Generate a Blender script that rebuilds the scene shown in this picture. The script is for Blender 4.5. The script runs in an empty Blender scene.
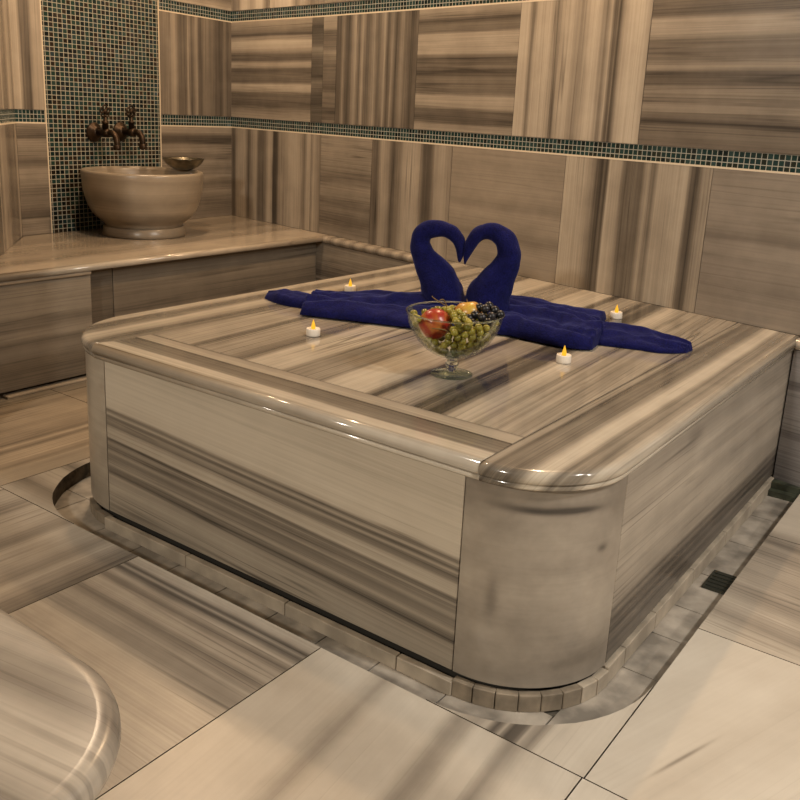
import bpy, bmesh, math, random
from mathutils import Vector, Matrix, noise
random.seed(7)
S = bpy.context.scene
COL = S.collection
PI = math.pi

# ------------------------------------------------------------------ camera
FOC, PCX, PCY = 883.764, 408.7067, 344.9822
CAM_R = (0.81721, 0.57410, 0.05136)
yaw, pit, rol = -0.6123, 0.2545, 0.0514
_f = Vector((math.cos(pit)*math.sin(yaw), math.cos(pit)*math.cos(yaw), -math.sin(pit)))
_r = Vector((math.cos(yaw), -math.sin(yaw), 0)); _u = _r.cross(_f)
_r, _u = (math.cos(rol)*_r + math.sin(rol)*_u, math.cos(rol)*_u - math.sin(rol)*_r)
CAMPOS = Vector((0.5326, -1.2682, 1.0181))
cam = bpy.data.cameras.new('camera'); camo = bpy.data.objects.new('camera', cam); COL.objects.link(camo)
camo.matrix_world = Matrix(((_r.x, _u.x, -_f.x, CAMPOS.x), (_r.y, _u.y, -_f.y, CAMPOS.y),
                            (_r.z, _u.z, -_f.z, CAMPOS.z), (0, 0, 0, 1)))
cam.sensor_width = 36; cam.lens = FOC/800*36
cam.shift_x = (400-PCX)/800; cam.shift_y = (PCY-400)/800
cam.clip_start = 0.02
S.camera = camo

# ------------------------------------------------------------------ world, lights, exposure
w = bpy.data.worlds.new('world'); S.world = w; w.use_nodes = True
w.node_tree.nodes['Background'].inputs[0].default_value = (1, .85, .7, 1)
w.node_tree.nodes['Background'].inputs[1].default_value = 0.02
def lamp(name, loc, power, color, size, aim=None, spread=180):
    l = bpy.data.lights.new(name, 'AREA'); l.shape = 'DISK'; l.size = size
    l.energy = power; l.color = color; l.spread = math.radians(spread)
    o = bpy.data.objects.new(name, l); COL.objects.link(o); o.location = loc
    d = Vector(aim if aim else (loc[0], loc[1], 0)) - Vector(loc)
    o.rotation_euler = d.to_track_quat('-Z', 'Y').to_euler()
    return o
WARM = (1.0, .68, .40); NEUT = (1.0, .94, .87)
lamp('ceiling_lamp_a', (1.7, .25, 2.38), 60, NEUT, .16)
lamp('ceiling_lamp_b', (3.1, .5, 2.38), 48, NEUT, .25, (0.0, .5, .6))
lamp('rear_fill_lamp', (-.2, -2.95, 1.95), 58, (1, .91, .79), .25, (-.6, .2, .3))  # unseen lamp behind the camera, set below ceiling height to light the front panel
lamp('ceiling_lamp_d', (-.74, 1.50, 2.34), 26, WARM, .10, (-1.6, 1.45, .6))
lamp('ceiling_lamp_e', (-2.80, 1.60, 2.34), 10, WARM, .08, (-2.9, 1.35, .8))
lamp('ceiling_lamp_f', (-2.0, .75, 2.38), 22, (1, .74, .50), .16)
vs = S.view_settings
vs.view_transform = 'Standard'; vs.look = 'None'; vs.exposure = 0.0; vs.gamma = 1; vs.use_curve_mapping = False
cy = S.cycles
cy.use_denoising = True; cy.max_bounces = 8; cy.diffuse_bounces = 5; cy.glossy_bounces = 4
cy.transmission_bounces = 6; cy.transparent_max_bounces = 12; cy.sample_clamp_indirect = 4
cy.caustics_reflective = False; cy.caustics_refractive = False

# ------------------------------------------------------------------ materials
def newmat(name):
    m = bpy.data.materials.new(name); m.use_nodes = True
    nt = m.node_tree; b = nt.nodes['Principled BSDF']
    return m, nt, b
def N(nt, t, **k):
    n = nt.nodes.new(t)
    for a, v in k.items(): setattr(n, a, v)
    return n
def math_(nt, op, a, b=None, c=None):
    n = nt.nodes.new('ShaderNodeMath'); n.operation = op
    for i, x in enumerate((a, b, c)):
        if x is None: continue
        if isinstance(x, (int, float)): n.inputs[i].default_value = x
        else: nt.links.new(x, n.inputs[i])
    return n.outputs[0]
PAL = [(0, (.050, .044, .038)), (.2, (.105, .091, .077)), (.4, (.19, .167, .140)), (.6, (.32, .285, .24)), (.8, (.48, .435, .37)), (1, (.60, .56, .49))]
MATS = {}
def marble(name, stops, W=1.0, seed=None, fa=.24, ma=.06, warp=.010, vein=.15, vf=30, tint=(1, 1, 1), rough=.22, gain=1.0, off=0.0, spots=(), cloud=.10):
    if name in MATS: return MATS[name]
    if seed is None: seed = len(MATS)*7.31 + 1.7
    m, nt, b = newmat(name); L = nt.links.new
    uv = N(nt, 'ShaderNodeUVMap'); sx = N(nt, 'ShaderNodeSeparateXYZ'); L(uv.outputs[0], sx.inputs[0])
    u, v = sx.outputs[0], sx.outputs[1]
    def nz(su, sv, det, rough_=.55, k=0.0):
        c = N(nt, 'ShaderNodeCombineXYZ')
        L(math_(nt, 'MULTIPLY', u, su), c.inputs[0]); L(math_(nt, 'MULTIPLY', v, sv), c.inputs[1]); c.inputs[2].default_value = seed + k
        t = N(nt, 'ShaderNodeTexNoise'); t.inputs['Scale'].default_value = 1; t.inputs['Detail'].default_value = det
        t.inputs['Roughness'].default_value = rough_
        L(c.outputs[0], t.inputs['Vector']); return math_(nt, 'SUBTRACT', t.outputs[0], .5)
    wp = math_(nt, 'MULTIPLY', nz(4, 1.0, 2), warp*2)
    uu = math_(nt, 'DIVIDE', math_(nt, 'ADD', u, wp), W)
    r = N(nt, 'ShaderNodeValToRGB'); cr = r.color_ramp; cr.interpolation = 'LINEAR'
    st = sorted(stops)[:31]
    cr.elements[0].position, cr.elements[1].position = 0, 1
    cr.elements[0].color = (st[0][1],)*3+(1,); cr.elements[1].color = (st[-1][1],)*3+(1,)
    for p, s in st[1:-1]:
        e = cr.elements.new(min(max(p, 0.001), .999)); e.color = (s, s, s, 1)
    L(uu, r.inputs[0])
    sh = math_(nt, 'MULTIPLY_ADD', nz(170, 1.6, 3, .62, 3), fa, r.outputs[0])
    sh = math_(nt, 'MULTIPLY_ADD', nz(38, .9, 2, .6, 9), ma*1.2, sh)
    if vein:
        ln = math_(nt, 'SUBTRACT', 1, math_(nt, 'MULTIPLY', math_(nt, 'ABSOLUTE', nz(vf, .5, 1, .5, 21)), 38))
        ln = math_(nt, 'MULTIPLY', math_(nt, 'MAXIMUM', ln, 0), math_(nt, 'MAXIMUM', math_(nt, 'MULTIPLY_ADD', nz(5, 2.5, 1, .5, 27), 5, .35), 0))
        sh = math_(nt, 'MULTIPLY_ADD', ln, -vein, sh)
    sh = math_(nt, 'MULTIPLY_ADD', nz(9, 7, 4, .6, 15), cloud*2, sh)
    if vein > .1:
        l2 = math_(nt, 'MAXIMUM', math_(nt, 'SUBTRACT', 1, math_(nt, 'MULTIPLY', math_(nt, 'ABSOLUTE', nz(vf*2.6, .7, 1, .5, 33)), 22)), 0)
        l2 = math_(nt, 'MULTIPLY', l2, math_(nt, 'MULTIPLY_ADD', r.outputs[0], -1.1, .95))
        sh = math_(nt, 'MULTIPLY_ADD', math_(nt, 'MAXIMUM', l2, 0), -vein, sh)
    for (su, sv, ru, rv, amp) in spots:
        a = math_(nt, 'POWER', math_(nt, 'DIVIDE', math_(nt, 'SUBTRACT', uu, su), ru), 2)
        c = math_(nt, 'POWER', math_(nt, 'DIVIDE', math_(nt, 'SUBTRACT', v, sv), rv), 2)
        g = math_(nt, 'EXPONENT', math_(nt, 'MULTIPLY', math_(nt, 'ADD', a, c), -1))
        sh = math_(nt, 'MULTIPLY_ADD', g, -amp, sh)
    sh = math_(nt, 'MULTIPLY_ADD', sh, 1.22*gain, off-.11)
    p = N(nt, 'ShaderNodeValToRGB'); pr = p.color_ramp
    pr.elements[0].color = tuple(a*t for a, t in zip(PAL[0][1], tint))+(1,)
    pr.elements[1].color = tuple(a*t for a, t in zip(PAL[-1][1], tint))+(1,)
    for q, c in PAL[1:-1]:
        e = pr.elements.new(q); e.color = tuple(a*t for a, t in zip(c, tint))+(1,)
    L(sh, p.inputs[0]); L(p.outputs[0], b.inputs['Base Color'])
    b.inputs['Roughness'].default_value = rough
    MATS[name] = m
    return m
def plain(name, col, rough=.5, metal=0.0, **kw):
    if name in MATS: return MATS[name]
    m, nt, b = newmat(name)
    b.inputs['Base Color'].default_value = col+(1,); b.inputs['Roughness'].default_value = rough; b.inputs['Metallic'].default_value = metal
    if kw.get('emit'):
        b.inputs['Emission Color'].default_value = kw['emit']+(1,); b.inputs['Emission Strength'].default_value = kw['strength']
    nz = kw.get('noise')
    if nz:
        t = N(nt, 'ShaderNodeTexNoise'); t.inputs['Scale'].default_value = nz[0]; t.inputs['Detail'].default_value = 4
        tc = N(nt, 'ShaderNodeTexCoord'); nt.links.new(tc.outputs['Object'], t.inputs['Vector'])
        r = N(nt, 'ShaderNodeValToRGB'); r.color_ramp.elements[0].position = .35; r.color_ramp.elements[1].position = .65
        r.color_ramp.elements[0].color = tuple(c*nz[1] for c in col)+(1,); r.color_ramp.elements[1].color = tuple(c*nz[2] for c in col)+(1,)
        nt.links.new(t.outputs[0], r.inputs[0]); nt.links.new(r.outputs[0], b.inputs['Base Color'])
    MATS[name] = m
    return m
def mosaic(name, pitch=(.0181, .0181), half=.43, palette=None, grout=(.52, .45, .36)):
    m, nt, b = newmat(name); L = nt.links.new
    uv = N(nt, 'ShaderNodeUVMap'); sc = N(nt, 'ShaderNodeVectorMath', operation='MULTIPLY'); L(uv.outputs[0], sc.inputs[0]); sc.inputs[1].default_value = (1/pitch[0], 1/pitch[1], 1)
    fl = N(nt, 'ShaderNodeVectorMath', operation='FLOOR'); L(sc.outputs[0], fl.inputs[0])
    fr = N(nt, 'ShaderNodeVectorMath', operation='FRACTION'); L(sc.outputs[0], fr.inputs[0])
    wn = N(nt, 'ShaderNodeTexWhiteNoise', noise_dimensions='2D'); L(fl.outputs[0], wn.inputs['Vector'])
    rp = N(nt, 'ShaderNodeValToRGB'); rp.color_ramp.interpolation = 'CONSTANT'
    pal = palette
    rp.color_ramp.elements[0].color = pal[0]+(1,); rp.color_ramp.elements[1].position = 1/len(pal); rp.color_ramp.elements[1].color = pal[1]+(1,)
    for i in range(2, len(pal)):
        e = rp.color_ramp.elements.new(i/len(pal)); e.color = pal[i]+(1,)
    L(wn.outputs['Value'], rp.inputs[0])
    s = N(nt, 'ShaderNodeSeparateXYZ'); L(fr.outputs[0], s.inputs[0])
    def edge(x):
        return math_(nt, 'LESS_THAN', math_(nt, 'ABSOLUTE', math_(nt, 'SUBTRACT', x, .5)), half)
    msk = math_(nt, 'MULTIPLY', edge(s.outputs[0]), edge(s.outputs[1]))
    mx = N(nt, 'ShaderNodeMix', data_type='RGBA'); L(msk, mx.inputs['Factor']); mx.inputs['A'].default_value = grout+(1,); L(rp.outputs[0], mx.inputs['B'])
    L(mx.outputs['Result'], b.inputs['Base Color'])
    L(math_(nt, 'MULTIPLY_ADD', msk, -.64, .75), b.inputs['Roughness'])
    # slight random tilt of each tessera
    wn2 = N(nt, 'ShaderNodeTexWhiteNoise', noise_dimensions='2D'); L(fl.outputs[0], wn2.inputs['Vector'])
    geo = N(nt, 'ShaderNodeNewGeometry')
    sub = N(nt, 'ShaderNodeVectorMath', operation='SUBTRACT'); L(wn2.outputs['Color'], sub.inputs[0]); sub.inputs[1].default_value = (.5, .5, .5)
    s2 = N(nt, 'ShaderNodeVectorMath', operation='SCALE'); L(sub.outputs[0], s2.inputs[0]); L(math_(nt, 'MULTIPLY', msk, .16), s2.inputs['Scale'])
    ad = N(nt, 'ShaderNodeVectorMath', operation='ADD'); L(geo.outputs['Normal'], ad.inputs[0]); L(s2.outputs[0], ad.inputs[1])
    nm = N(nt, 'ShaderNodeVectorMath', operation='NORMALIZE'); L(ad.outputs[0], nm.inputs[0]); L(nm.outputs[0], b.inputs['Normal'])
    return m
MOS = mosaic('green_mosaic', (.0232, .0197), .432, grout=(.36, .34, .27), palette=[(.008, .022, .021), (.012, .034, .03), (.016, .012, .008), (.007, .014, .015), (.018, .04, .035), (.010, .027, .03), (.024, .017, .010), (.004, .008, .008), (.012, .036, .027)])
MOSB = mosaic('band_mosaic', palette=[(.009, .028, .027), (.014, .042, .039), (.006, .014, .014), (.02, .048, .046), (.012, .034, .032), (.016, .021, .015), (.009, .031, .027)], grout=(.36, .35, .30))
GROUT = plain('grout', (.10, .078, .055), .9)
CREAM = plain('cream_edging', (.66, .56, .42), .5)
PLASTER = plain('warm_plaster', (.42, .36, .28), .9)
GLOOM = plain('dark_cavity', (.02, .017, .012), .9)  # shade of the gaps put into a near-black colour

# ------------------------------------------------------------------ mesh builder
class MB:
    def __init__(s): s.v = []; s.f = []; s.mi = []; s.uv = []; s.sm = []; s.mats = []
    def mid(s, m):
        if m not in s.mats: s.mats.append(m)
        return s.mats.index(m)
    def face(s, pts, mat, uvs=None, smooth=False):
        i0 = len(s.v); s.v += [tuple(p) for p in pts]; s.f.append(tuple(range(i0, i0+len(pts))))
        s.mi.append(s.mid(mat)); s.uv.append(uvs or [(0, 0)]*len(pts)); s.sm.append(smooth)
    def box(s, a, b, mat, uvf=None, skip=()):
        (x0, y0, z0), (x1, y1, z1) = a, b
        P = [(x0,y0,z0),(x1,y0,z0),(x1,y1,z0),(x0,y1,z0),(x0,y0,z1),(x1,y0,z1),(x1,y1,z1),(x0,y1,z1)]
        for i, q in enumerate([(0,3,2,1),(4,5,6,7),(0,1,5,4),(1,2,6,5),(2,3,7,6),(3,0,4,7)]):
            if i in skip: continue
            pts = [P[k] for k in q]
            s.face(pts, mat, [uvf(p) for p in pts] if uvf else None)
    def loops(s, L, mat, uvf=None, smooth=True, closed=True, cap0=False, cap1=False):
        n = len(L[0])
        for a, b in zip(L, L[1:]):
            for i in range(n if closed else n-1):
                j = (i+1) % n
                pts = [a[i], a[j], b[j], b[i]]
                s.face(pts, mat, [uvf(p) for p in pts] if uvf else None, smooth)
        if cap0: pts = list(reversed(L[0])); s.face(pts, mat, [uvf(p) for p in pts] if uvf else None)
        if cap1: pts = list(L[-1]); s.face(pts, mat, [uvf(p) for p in pts] if uvf else None)
    def build(s, name, parent=None, loc=None, weld=1e-5, autosmooth=None):
        me = bpy.data.meshes.new(name); me.from_pydata(s.v, [], s.f)
        for m in s.mats: me.materials.append(m)
        ul = me.uv_layers.new(name='UVMap')
        k = 0
        for fi, poly in enumerate(me.polygons):
            poly.material_index = s.mi[fi]; poly.use_smooth = s.sm[fi]
            for q in range(len(s.f[fi])): ul.data[k].uv = s.uv[fi][q]; k += 1
        bm = bmesh.new(); bm.from_mesh(me)
        if weld: bmesh.ops.remove_doubles(bm, verts=bm.verts, dist=weld)
        bmesh.ops.recalc_face_normals(bm, faces=bm.faces)
        bm.to_mesh(me); bm.free(); me.validate()
        o = bpy.data.objects.new(name, me); COL.objects.link(o)
        if loc is not None:
            me.transform(Matrix.Translation(-Vector(loc))); o.location = loc
        if parent:
            o.parent = parent
            if loc is None:
                me.transform(Matrix.Translation(-parent.matrix_world.translation)) if False else None
                o.matrix_parent_inverse = Matrix.Translation(-parent.location)
        return o
def bevel(o, wd, seg=2, ang=40):
    m = o.modifiers.new('bevel', 'BEVEL'); m.width = wd; m.segments = seg; m.limit_method = 'ANGLE'; m.angle_limit = math.radians(ang)
    return o
def thing(name, label, cat, loc, group=None):
    o = bpy.data.objects.new(name, None); COL.objects.link(o); o.location = loc; o.empty_display_size = .1
    o['label'] = label; o['category'] = cat
    if group: o['group'] = group
    return o
def tag(o, label, cat, group=None):
    o['label'] = label; o['category'] = cat
    if group: o['group'] = group
    return o
def struct(o): o['kind'] = 'structure'; return o
def lathe(mb, prof, c, mat, n=48, axis=None, uvf=None, smooth=True):
    """prof: list of (r, h); axis: unit vector (default z)"""
    ax = Vector(axis) if axis else Vector((0, 0, 1))
    t = ax.orthogonal().normalized() if axis else Vector((1, 0, 0)); bt = ax.cross(t)
    L = []
    for r, h in prof:
        L.append([tuple(Vector(c) + ax*h + (t*math.cos(2*PI*i/n) + bt*math.sin(2*PI*i/n))*max(r, 1e-5)) for i in range(n)])
    mb.loops(L, mat, uvf, smooth)
def tube(mb, pts, rad, mat, n=12, caps=True, sx=1.0):
    pts = [Vector(p) for p in pts]
    up = None; L = []
    for i, p in enumerate(pts):
        d = (pts[min(i+1, len(pts)-1)] - pts[max(i-1, 0)]).normalized()
        if up is None: up = d.orthogonal().normalized()
        up = (up - d*up.dot(d)).normalized(); bt = d.cross(up)
        r = rad[i] if isinstance(rad, (list, tuple)) else rad
        L.append([tuple(p + (up*math.cos(2*PI*k/n) + bt*math.sin(2*PI*k/n)*sx)*r) for k in range(n)])
    mb.loops(L, mat, None, True, True, caps, caps)
def catmull(P, per=6):
    P = [Vector(p) for p in P]; out = []
    for i in range(len(P)-1):
        a, b, c, d = P[max(i-1, 0)], P[i], P[i+1], P[min(i+2, len(P)-1)]
        for k in range(per):
            t = k/per
            out.append(.5*((2*b) + (c-a)*t + (2*a-5*b+4*c-d)*t*t + (-a+3*b-3*c+d)*t**3))
    out.append(P[-1]); return out
def rs(seed, n=9, lo=.3, hi=.75):
    r = random.Random(seed); return [((i+r.uniform(-.3, .3))/(n-1) if 0 < i < n-1 else i/(n-1), r.uniform(lo, hi)) for i in range(n)]

T = .437      # height of every seat-level marble top
# ------------------------------------------------------------------ walls
K = Vector((-2.335, 2.01)); WD = Vector((3.0, -3*.208)).normalized()
def wall_y(x): return 2.01 - (x + 2.335)*.208
Cn = Vector((-3.1, 2.145)); B0 = Vector((-2.985, .83)); LE = Vector((-1.95, -.03))
BAND0, BAND1, TOP0, TOP1, CEIL = .906, .960, 1.438, 1.492, 2.40
G = .0022
def wall(name, p0, p1, tiles, bands=True, z0=-.06, plaster_from=1.965, mosaics=(), bandskip=None):
    """tiles: (s0,s1,z0,z1,'H'|'V',material). p0->p1 runs left to right seen from the room"""
    p0, p1 = Vector(p0), Vector(p1); d = (p1-p0).normalized(); n = Vector((d.y, -d.x)); Ln = (p1-p0).length
    mb = MB()
    def P(s, z, off): q = p0 + d*s + n*off; return (q.x, q.y, z)
    def slab(s0, s1, a, b, o0, o1, mat, uvf):
        c = [(s0, a), (s1, a), (s1, b), (s0, b)]
        F = [P(*q, o1) for q in c]; Bk = [P(*q, o0) for q in c]; U = [uvf(*q) for q in c]
        mb.face(F, mat, U)
        for i in range(4):
            j = (i+1) % 4; mb.face([F[i], Bk[i], Bk[j], F[j]], mat, [U[i], U[i], U[j], U[j]])
    slab(0, Ln, z0, plaster_from, -.03, 0, GROUT, lambda s, z: (s, z))
    slab(0, Ln, plaster_from, CEIL, -.03, .006, PLASTER, lambda s, z: (s, z))
    for (s0, s1, a, b, o, m) in tiles:
        if o == 'H': uvf = lambda s, z, b=b: (b-z, s)
        else: uvf = lambda s, z, s0=s0: (s-s0, z)
        slab(s0+G/2, s1-G/2, a+G/2, b-G/2, 0, .008, m, uvf)
    for (a, b) in ((BAND0, BAND1), (TOP0, TOP1)) if bands else ():
        for (x, y) in (bandskip or [(0, Ln)]):
            slab(x, y, a+.003, b, 0, .005, MOSB, lambda s, z, a=a: (s, z-a))
            slab(x, y, a-.002, a+.004, 0, .0085, CREAM, lambda s, z: (s, z))
    for (s0, s1, a, b) in mosaics:
        slab(s0, s1, a, b, 0, .0055, MOS, lambda s, z: (s, z))
        slab(s0-.004, s0+.002, a, b, 0, .0088, CREAM, lambda s, z: (s, z)); slab(s1-.002, s1+.004, a, b, 0, .0088, CREAM, lambda s, z: (s, z))
    return struct(mb.build(name))
LO, UP, TR = (T, BAND0), (BAND1, TOP0), (TOP1, 1.962)
def zz(*p): return list(zip(p[0::2], p[1::2]))
HT = BAND0-T; HU = TOP0-BAND1
back = []
def addt(lst, s0, s1, zr, o, name, stops, **k):
    W = (zr[1]-zr[0]) if o == 'H' else s1-s0
    lst.append((s0, s1, zr[0], zr[1], o, marble(name, stops, W, **k)))
WT = (1.0, .95, .88)
addt(back, 0, .38, LO, 'H', 'wall_marble_a', zz(0,.55,.3,.5,.42,.38,.5,.52,.6,.5,.68,.36,.76,.48,.85,.3,1,.45), warp=.05, tint=WT, fa=.25)
addt(back, .38, .885, LO, 'V', 'wall_marble_b', zz(0,.35,.08,.3,.13,.6,.22,.52,.28,.25,.36,.42,.44,.62,.57,.62,.63,.55,.68,.2,.76,.25,.81,.55,.92,.62,1,.5), tint=WT)
addt(back, .885, 1.462, LO, 'H', 'wall_marble_c', zz(0,.52,.15,.5,.3,.55,.42,.46,.5,.54,.62,.5,.7,.42,.78,.52,1,.5), warp=.04, tint=(1,.94,.86), fa=.14, ma=.06, vein=.06)
addt(back, 1.462, 2.04, LO, 'V', 'wall_marble_d', zz(0,.68,.14,.64,.2,.5,.25,.25,.275,.08,.29,.3,.31,.15,.33,.66,.41,.6,.45,.3,.5,.35,.56,.3,.6,.6,.64,.36,.67,.6,.85,.65,.875,.3,.91,.2,.945,.5,1,.58), tint=(1,.95,.87))
addt(back, 2.04, 2.62, LO, 'H', 'wall_marble_e', zz(0,.5,.2,.52,.38,.5,.46,.4,.5,.52,.7,.5,.78,.44,1,.5), warp=.05, tint=(.98,.94,.9), fa=.12, ma=.06, vein=.06)
addt(back, 0, .10, UP, 'H', 'wall_marble_f', zz(0,.6,.1,.6,.14,.35,.28,.4,.33,.55,.45,.35,.6,.35,.66,.25,.72,.45,.82,.35,.9,.25,1,.4), tint=WT)
addt(back, .10, .645, UP, 'V', 'wall_marble_g', zz(0,.25,.06,.3,.09,.55,.12,.3,.17,.22,.21,.45,.25,.58,.3,.3,.34,.58,.4,.3,.45,.42,.5,.55,.55,.3,.62,.58,.66,.22,.71,.5,.76,.22,.82,.5,.88,.32,.94,.2,1,.35), tint=WT)
addt(back, .645, 1.195, UP, 'H', 'wall_marble_h', zz(0,.6,.07,.4,.1,.2,.13,.36,.19,.36,.21,.6,.36,.6,.41,.24,.48,.38,.51,.18,.56,.36,.67,.34,.71,.62,.79,.55,.82,.3,.91,.24,.95,.5,1,.55), tint=WT)
addt(back, 1.195, 1.754, UP, 'V', 'wall_marble_i', zz(0,.72,.08,.68,.11,.36,.14,.62,.25,.68,.32,.45,.36,.6,.42,.68,.5,.5,.58,.72,.64,.68,.69,.42,.72,.64,.745,.25,.765,.4,.78,.22,.81,.6,.88,.74,.95,.76,1,.6), tint=WT)
addt(back, 1.754, 2.33, UP, 'H', 'wall_marble_j', zz(0,.6,.05,.4,.14,.3,.18,.62,.27,.58,.32,.36,.42,.4,.48,.55,.53,.26,.58,.3,.63,.5,.7,.4,.76,.52,.83,.3,.845,.1,.87,.36,.93,.4,1,.36), tint=(.98,.93,.87))
s = 2.62
for i in range(6):
    e = min(s+.58, 5.86)
    addt(back, s, e, LO, 'V' if i % 2 == 0 else 'H', 'wall_marble_x%d' % (i % 3), rs(i), tint=WT)
    addt(back, s-.29, e-.29, UP, 'H' if i % 2 else 'V', 'wall_marble_y%d' % (i % 3), rs(i+9), tint=WT)
    s = e
for i in range(11):
    addt(back, i*.54, min((i+1)*.54, 5.86), TR, 'V' if i % 2 else 'H', 'wall_marble_z%d' % (i % 3), rs(i % 3+20), tint=WT)
plk = marble('wall_marble_k', zz(0,.5,.2,.5,.3,.42,.42,.25,.46,.45,.55,.3,.6,.42,.7,.25,1,.4), T, tint=WT)
pll = marble('wall_marble_l', zz(0,.46,.2,.54,.28,.46,.32,.24,.36,.44,.6,.46,.68,.3,.72,.46,1,.4), T, tint=(.86,.90,1.02), off=.06)
for i in range(5):
    pass
BE = K + WD*5.86
wall('wall_back', K, BE, back)
end = []
addt(end, 0, .69, UP, 'H', 'end_marble_a', zz(0,.62,.06,.55,.13,.4,.15,.2,.17,.55,.2,.6,.22,.76,.27,.7,.31,.55,.34,.35,.39,.3,.43,.66,.47,.55,.49,.28,.55,.38,.62,.34,.65,.7,.7,.66,.75,.36,.85,.3,.92,.5,1,.6), tint=WT, fa=.2)
addt(end, .69, .777, UP, 'H', 'end_marble_b', zz(0,.4,.1,.2,.25,.3,.3,.5,.4,.28,.55,.2,.62,.4,.7,.3,.8,.15,.9,.3,1,.25), tint=(.92,.9,.85))
addt(end, 0, .70, LO, 'V', 'end_marble_c', zz(0,.5,.05,.25,.09,.58,.2,.62,.25,.3,.29,.55,.35,.6,.38,.3,.45,.35,.5,.64,.545,.6,.565,.08,.6,.14,.63,.5,.7,.55,.8,.66,.88,.6,.93,.36,.96,.62,1,.6), tint=WT)
addt(end, .70, .777, LO, 'V', 'end_marble_d', zz(0,.4,.3,.6,.6,.5,1,.42), tint=WT)
addt(end, 0, .35, TR, 'V', 'end_marble_e', rs(51, 11, .4, .85), tint=WT)
addt(end, .35, .777, TR, 'V', 'end_marble_f', rs(52, 11, .4, .85), tint=WT)
wall('wall_end', Cn, K, end)
basw = []
addt(basw, 0, .15, LO, 'H', 'basin_marble_a', zz(0,.5,.1,.28,.16,.5,.28,.45,.34,.3,.42,.55,.55,.48,.62,.36,.7,.42,.84,.2,.85,.45,1,.45), tint=WT)
addt(basw, 0, .15, UP, 'V', 'basin_marble_b', zz(0,.6,.2,.68,.3,.4,.55,.3,.62,.6,1,.64), tint=WT)
addt(basw, .80, 1.32, LO, 'H', 'basin_marble_c', zz(0,.56,.07,.5,.1,.25,.16,.22,.2,.45,.26,.5,.32,.34,.38,.5,.45,.4,.55,.5,.62,.35,.7,.5,.8,.38,.9,.34,1,.45), tint=WT, warp=.02)
addt(basw, .80, 1.32, UP, 'V', 'basin_marble_d', zz(0,.38,.1,.45,.2,.6,.25,.36,.33,.32,.38,.58,.42,.3,.49,.56,.53,.28,.6,.45,.7,.36,.78,.26,.84,.24,.88,.42,.92,.3,1,.4), tint=WT)
addt(basw, .80, 1.32, TR, 'H', 'basin_marble_e', rs(60, 9, .4, .8), tint=WT)
addt(basw, 0, .15, TR, 'H', 'basin_marble_f', rs(61, 9, .4, .8), tint=WT)
wall('wall_basin', B0, Cn, basw, mosaics=[(.15, .80, T, 1.962)], bandskip=[(0, .146), (.804, 1.32)])
left = []
LL = (LE-B0).length
for i in range(3):
    a, b = (LL - LL/3*(i+1)), (LL - LL/3*i)
    addt(left, a, b, LO, 'V', 'left_marble_a%d' % i, rs(70+i, 12, .25, .65), tint=WT)
    addt(left, a, b, UP, 'V', 'left_marble_b%d' % i, rs(75+i, 12, .3, .75), tint=WT)
    addt(left, a, b, TR, 'H', 'left_marble_c%d' % i, rs(80+i, 12, .3, .7), tint=WT)
wall('wall_left', LE, B0, left)
RX, RY = BE.x, -3.3
def plainwall(name, p0, p1):
    p0, p1 = Vector(p0), Vector(p1); Ln = (p1-p0).length; t = []; k = int(Ln/.58)+1
    for i in range(k):
        for j, zr in enumerate(((0, T-.012), LO, UP, TR)):
            addt(t, Ln/k*i, Ln/k*(i+1), zr, 'HV'[(i+j) % 2], 'far_marble_%d%d' % (i % 3, j), rs(100+(i % 3)*7+j), tint=WT)
    return wall(name, p0, p1, t)
plainwall('wall_right', BE, (RX, RY)); plainwall('wall_rear', (RX, RY), (LE.x, RY)); plainwall('wall_front_left', (LE.x, RY), LE)
mb = MB(); mb.box((-3.4, RY-.1, CEIL), (RX+.1, 2.4, CEIL+.05), PLASTER); struct(mb.build('ceiling'))

# ------------------------------------------------------------------ floor with the gutter round the platform
GX0, GX1, GY0, RO, GZ = -1.582, .100, -.100, .312, -.044
AC_L = (-1.27, .212); AC_R = (-.212, .212)
def arc(c, r, a0, a1, n=14): return [(c[0]+r*math.cos(math.radians(a0+(a1-a0)*i/n)), c[1]+r*math.sin(math.radians(a0+(a1-a0)*i/n))) for i in range(n+1)]
fl = MB()
DIRT = plain('dirty_edge', (.075, .058, .035), .7, noise=(45, .45, 1.7))
def tile(poly, mat, o, x0=0.0, shear=0.0):
    """o 'X': stripes run along x; 'Y': along y"""
    uvf = (lambda p: (p[1]-x0+shear*p[0], p[0])) if o == 'X' else (lambda p: (p[0]-x0+shear*p[1], p[1]))
    # shrink a little for the joint
    cx = sum(p[0] for p in poly)/len(poly); cyy = sum(p[1] for p in poly)/len(poly)
    def sh(p):
        dx, dy = p[0]-cx, p[1]-cyy; return (p[0]-math.copysign(min(.0013, abs(dx)), dx), p[1]-math.copysign(min(.0013, abs(dy)), dy))
    q = [sh(p) for p in poly]
    top = [(p[0], p[1], 0) for p in q]; bot = [(p[0], p[1], -.06) for p in q]
    fl.face(top, mat, [uvf(p) for p in top])
    for i in range(len(q)):
        j = (i+1) % len(q); fl.face([top[i], bot[i], bot[j], top[j]], DIRT)
def rect(x0, x1, y0, y1): return [(x0, y0), (x1, y0), (x1, y1), (x0, y1)]
FT = (1.0, .975, .93)
m1 = marble('floor_marble_a', zz(0,.62,.2,.6,.35,.66,.45,.58,.55,.66,.6,.5,.66,.62,.72,.42,.75,.64,.8,.62,.83,.36,.86,.66,.9,.3,.915,.6,.93,.25,.95,.62,1,.7), .56, tint=FT, rough=.3, fa=.2, ma=.08)
tile(rect(-1.02, -.46, -.66, GY0), m1, 'X', -.66)
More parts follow.
